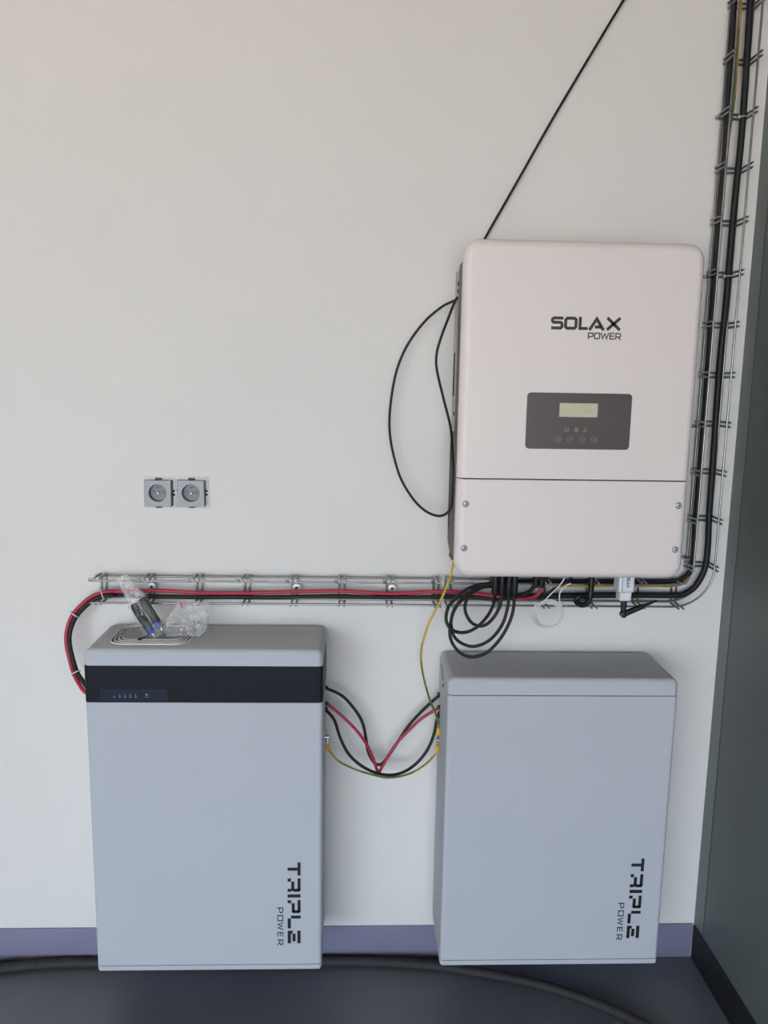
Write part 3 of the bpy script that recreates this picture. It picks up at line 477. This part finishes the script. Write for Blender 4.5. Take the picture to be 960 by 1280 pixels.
# cable ties
def tie(c, d, rx, label):
    c = Vector(c); d = Vector(d).normalized(); a = d.cross(Vector((0,1,0))).normalized(); b = d.cross(a)
    t = thing('cable_tie', c, label, 'cable tie')
    P = [c+a*rx*math.cos(2*math.pi*i/16)+b*.0066*math.sin(2*math.pi*i/16) for i in range(17)]
    tube('strap_band', P, .0012, WPLAST, t, sub=1, n=6)
    hd = c-b*.007; box('tie_head', hd.x-.002, hd.x+.004, hd.y-.002, hd.y+.002, hd.z-.003, hd.z+.003, WPLAST, t, bev=.0008)
def mid(i, j): return (Vector(PATHS['red_main'][i])+Vector(PATHS['black_main'][j]))/2
tie(mid(8, 8), Vector(PATHS['red_main'][9])-Vector(PATHS['red_main'][7]), .0115, 'white cable tie on the outer bend of the red and black pair')
tie(mid(3, 3), Vector(PATHS['red_main'][4])-Vector(PATHS['red_main'][2]), .0120, 'white cable tie just above where the red and black pair meets the battery')
tie(mid(11, 11), Vector(PATHS['red_main'][12])-Vector(PATHS['red_main'][10]), .0105, 'white cable tie at the open end of the straight tray')

for c, lab in (((.7713,-.024,1.901), 'grey cable tie high on the thick cable in the bent tray'), ((.7682,-.024,1.591), 'grey cable tie on the thick cable level with the inverter top')):
    c = Vector(c); t = thing('cable_tie', c, lab, 'cable tie')
    tube('strap_band', [c+Vector((.0074*math.cos(a*math.pi/8), .0074*math.sin(a*math.pi/8), 0)) for a in range(17)], .0013, GALV, t, sub=1, n=6)
    box('tie_head', c.x-.011, c.x-.006, c.y-.004, c.y+.002, c.z-.003, c.z+.003, GALV, t, bev=.0008)

# ------------------------------------------------------------------ wall sockets
def socket(x0, z0, label):
    cx, cz = x0+.0290, z0+.0282
    t = thing('wall_socket', (cx, -.003, z0), label, 'socket')
    fr = outline(cx-.0335, cx+.0355, cz-.034, cz+.034, [.006]*4, 4)
    n = len(fr); slab('mounting_frame', cx-.0335, cx+.0360, cz-.0345, cz+.0345, -.0005, -.0022, .006, .0005, FRAMEW, t)
    slab('back_box', x0+.003, x0+.0585, z0+.001, z0+.0555, -.002, -.0036, .001, .0003, CLAW, t)
    # face plate with a round well
    S = .0285; R = .0192; N = 48; yf = -.0165; yw = .006; V, F = [], []
    sq = []
    for i in range(N):
        a = 2*math.pi*i/N; c, s = math.cos(a), math.sin(a); k = S/max(abs(c), abs(s)); sq.append((c*k, s*k))
    ringsq = [(sq, -.0065), (sq, yf+.0012), ([(p[0]*.97, p[1]*.97) for p in sq], yf)]
    for P, y in ringsq: V += [(cx+p[0], y, cz+p[1]) for p in P]
    for r, y in ((R, yf), (R-.0008, yf+.001), (R-.0014, -.0036)): V += [(cx+r*math.cos(2*math.pi*i/N), y, cz+.001+r*math.sin(2*math.pi*i/N)) for i in range(N)]
    for j in range(5):
        for i in range(N): F.append((j*N+i, j*N+(i+1) % N, (j+1)*N+(i+1) % N, (j+1)*N+i))
    mesh('face_plate', V, F, SILV, t, angle=30)
    lathe('well_floor', [(-.0005,.0178),(.0004,.0178)], (cx, -.0042, cz+.001), (0,-1,0), mat('well_grey_plastic', (124, 126, 131), .45), t, 32)
    for dx in (-.0100, .0100): 
        lathe('contact_hole', [(0,.0034),(.0004,.0034)], (cx+dx, -.0045, cz+.002), (0,-1,0), CLAW, t, 14)
        lathe('contact_rim', [(0,.0018),(.0006,.0018)], (cx+dx, -.0046, cz+.002), (0,-1,0), SILV, t, 10)
    lathe('earth_pin', [(0,.0024),(.0075,.0024),(.0090,.0012)], (cx, -.0044, cz+.0005), (0,-1,0), BOLT, t, 12)
    iv, f = rects([(-.0045,-.001,.0098,.0125),(-.0003,.002,.0105,.0130),(.0026,.0045,.0112,.0132)])
    flat('marking', iv, f, lambda u, v: (cx+u, -.0046, cz+v), (0,-.0002,0), CLAW, t)
    for zz in (cz+.0300, cz-.0300): box('fixing_tab', cx-.0065, cx+.0065, -.0085, -.002, zz-.0022, zz+.0022, CLAW, t, bev=.0006)
    for zz in (cz-.0035, cz+.0042):
        lathe('claw', [(0,.0024),(.0045,.0024),(.005,.0018)], (cx+.0285, -.005, zz), (1,0,0), CLAW, t, 10)
    lathe('claw', [(0,.0022),(.003,.0022)], (cx-.0285, -.005, cz+.0055), (-1,0,0), CLAW, t, 10)
    lathe('frame_screw', [(0,.0026),(.001,.0026)], (cx+.0335, -.0022, cz), (0,-1,0), WASH, t, 12)
socket(-.4508, 1.0918, 'silver round-well wall socket without frame, the one farther from the inverter')
socket(-.3808, 1.0924, 'silver round-well wall socket without frame, the one nearer the inverter')

# ------------------------------------------------------------------ plastic bags and their contents on the taller battery
def bag(name, rows, label, seed, crumple, film, parent=None):
    """rows: (centre, half width vector, half thickness) from bottom to top"""
    rnd = random.Random(seed); n = 28; V, F = [], []
    R = []
    for i in range(len(rows)-1):
        for s in range(4):
            t = s/4; R.append(tuple(a+(b-a)*t for a, b in zip([Vector(rows[i][0]), Vector(rows[i][1]), rows[i][2]], [Vector(rows[i+1][0]), Vector(rows[i+1][1]), rows[i+1][2]])))
    R.append((Vector(rows[-1][0]), Vector(rows[-1][1]), rows[-1][2]))
    for k, (c, hw, th) in enumerate(R):
        ax = (R[min(k+1, len(R)-1)][0]-R[max(k-1, 0)][0]).normalized(); nn = hw.cross(ax).normalized()
        for j in range(n):
            a = 2*math.pi*j/n; co, si = math.cos(a), math.sin(a)
            p = c+hw*(abs(co)**.8*(1 if co > 0 else -1))+nn*th*si
            q = crumple*(math.sin(j*1.7+k*1.3+seed)+math.sin(j*.9-k*2.1)*.7+rnd.uniform(-.8, .8))
            p = p+nn*q*(.4+abs(si)*.6)+hw.normalized()*rnd.uniform(-1, 1)*crumple*.5
            p.z = max(p.z, .8312); V.append(p)
    for k in range(len(R)-1):
        for j in range(n): F.append((k*n+j, k*n+(j+1) % n, (k+1)*n+(j+1) % n, (k+1)*n+j))
    F += [tuple(range(n)), tuple(range((len(R)-1)*n, len(R)*n))]
    o = mesh(name, V, F, film, parent, angle=25)
    return o if parent else tag(o, label, 'bag')
def screw_part(o, d, L, r, parent=None):
    return lathe('screw', [(0,r*1.9),(r*1.4,r*1.9),(r*1.45,r),(L,r),(L+.001,r*.4)], o, d, BOLT, parent, 8)
# long bag leaning on the tray
B0, B1 = Vector((-.406,-.103,.838)), Vector((-.488,-.064,.944)); dv = B1-B0; side = Vector((.80,.05,.55)).normalized()
lb = bag('plastic_bag', [(B0-dv*.03, side*.022, .010), (B0+dv*.05, side*.026, .014), (B0+dv*.25, side*.027, .0155), (B0+dv*.5, side*.025, .013), (B0+dv*.66, side*.020, .007), (B0+dv*.80, side*.016, .005)],
    'clear plastic bag with black plugs, leaning from the battery top to the tray', 3, .0011, FILM)
bag('folded_neck', [(B0+dv*.58, side*.023, .010), (B0+dv*.70, side*.019, .007), (B0+dv*.82, side*.015, .005), (B0+dv*.93, side*.0130, .0035), (B0+dv*1.05, side*.0150, .002)], None, 5, .0012, FILM2, lb)
GC = 'black plugs with blue collars in the leaning bag'
for k, off in enumerate((-.0105, .0105)):
    o = B0+dv*.06+side*off+Vector((0,-.001*k,.0)); a = dv.normalized()
    t = thing('cable_plug', o, 'black plug with blue collar in the leaning bag, the one %s the squat bag' % ('farther from', 'nearer')[k], 'plug', GC)
    lathe('plug_body', [(.012,.0070),(.018,.0092),(.052,.0096),(.066,.0086),(.074,.0060)], o, a, BPLAST, t, 14)
    lathe('blue_collar', [(0,.0062),(.001,.0082),(.013,.0082),(.0135,.0072)], o, a, BLUE, t, 14)
    lathe('contact_tip', [(-.007,.002),(-.001,.0028),(.002,.0028)], o, a, BOLT, t, 8)
for k, (u, v) in enumerate(((.20,.004),(.36,-.004),(.02,.012))):
    tag(screw_part(B0+dv*u+side*v+Vector((0,-.0105,.003)), dv.normalized().lerp(side, .2*k), .020, .0014), 'small bright screw lying among the plugs in the leaning bag', 'screw', 'screws in the leaning bag')
# squat bag
C0 = Vector((-.354,-.106,.834)); up_ = Vector((.05,.30,.95)).normalized(); sx = Vector((1,-.08,.05)).normalized()
bag('plastic_bag', [(C0, sx*.036, .014), (C0+up_*.012+sx*.002, sx*.045, .020), (C0+up_*.030+sx*.004, sx*.046, .018), (C0+up_*.048+sx*.008, sx*.042, .012), (C0+up_*.062+sx*.012, sx*.036, .006), (C0+up_*.072+sx*.014, sx*.034, .002)],
    'squat crumpled clear plastic bag of screws on the battery top', 11, .0018, FILM3)
for k, (dx, dz, ang) in enumerate(((.026,.024,.4),(.030,.030,1.2),(.022,.031,2.2),(.034,.022,2.9),(.027,.017,.9),(-.010,.006,.2),(-.004,.009,1.5))):
    tag(screw_part(C0+sx*dx+up_*dz+Vector((0,-.010,0)), (math.cos(ang), -.2, math.sin(ang)), .010, .0015), 'small bright screw inside the squat plastic bag', 'screw', 'screws in the squat bag')
rt_ = mesh('red_tag', [C0+up_*h+sx*a+Vector((0,y-.005,0)) for y in (0, .0012) for a, h in ((-.014,.070),(-.009,.070),(-.006,.060),(-.011,.060))], [(0,1,2,3),(4,7,6,5),(0,4,5,1),(1,5,6,2),(2,6,7,3),(3,7,4,0)], REDP, None, smooth=False)
tag(rt_, 'small red plastic tag at the mouth of the squat bag', 'tag')
tag(lathe('reflection', [(0,.0032),(.003,.0032),(.0031,.0018),(.034,.0018),(.035,.001)], (-.4400,-.1300,.8339), (.35,.94,0), CLAW, None, 8), 'dark reflection on the battery top, modelled as a small rod', 'reflection')  # dark reflection on the cap, built as a solid rod
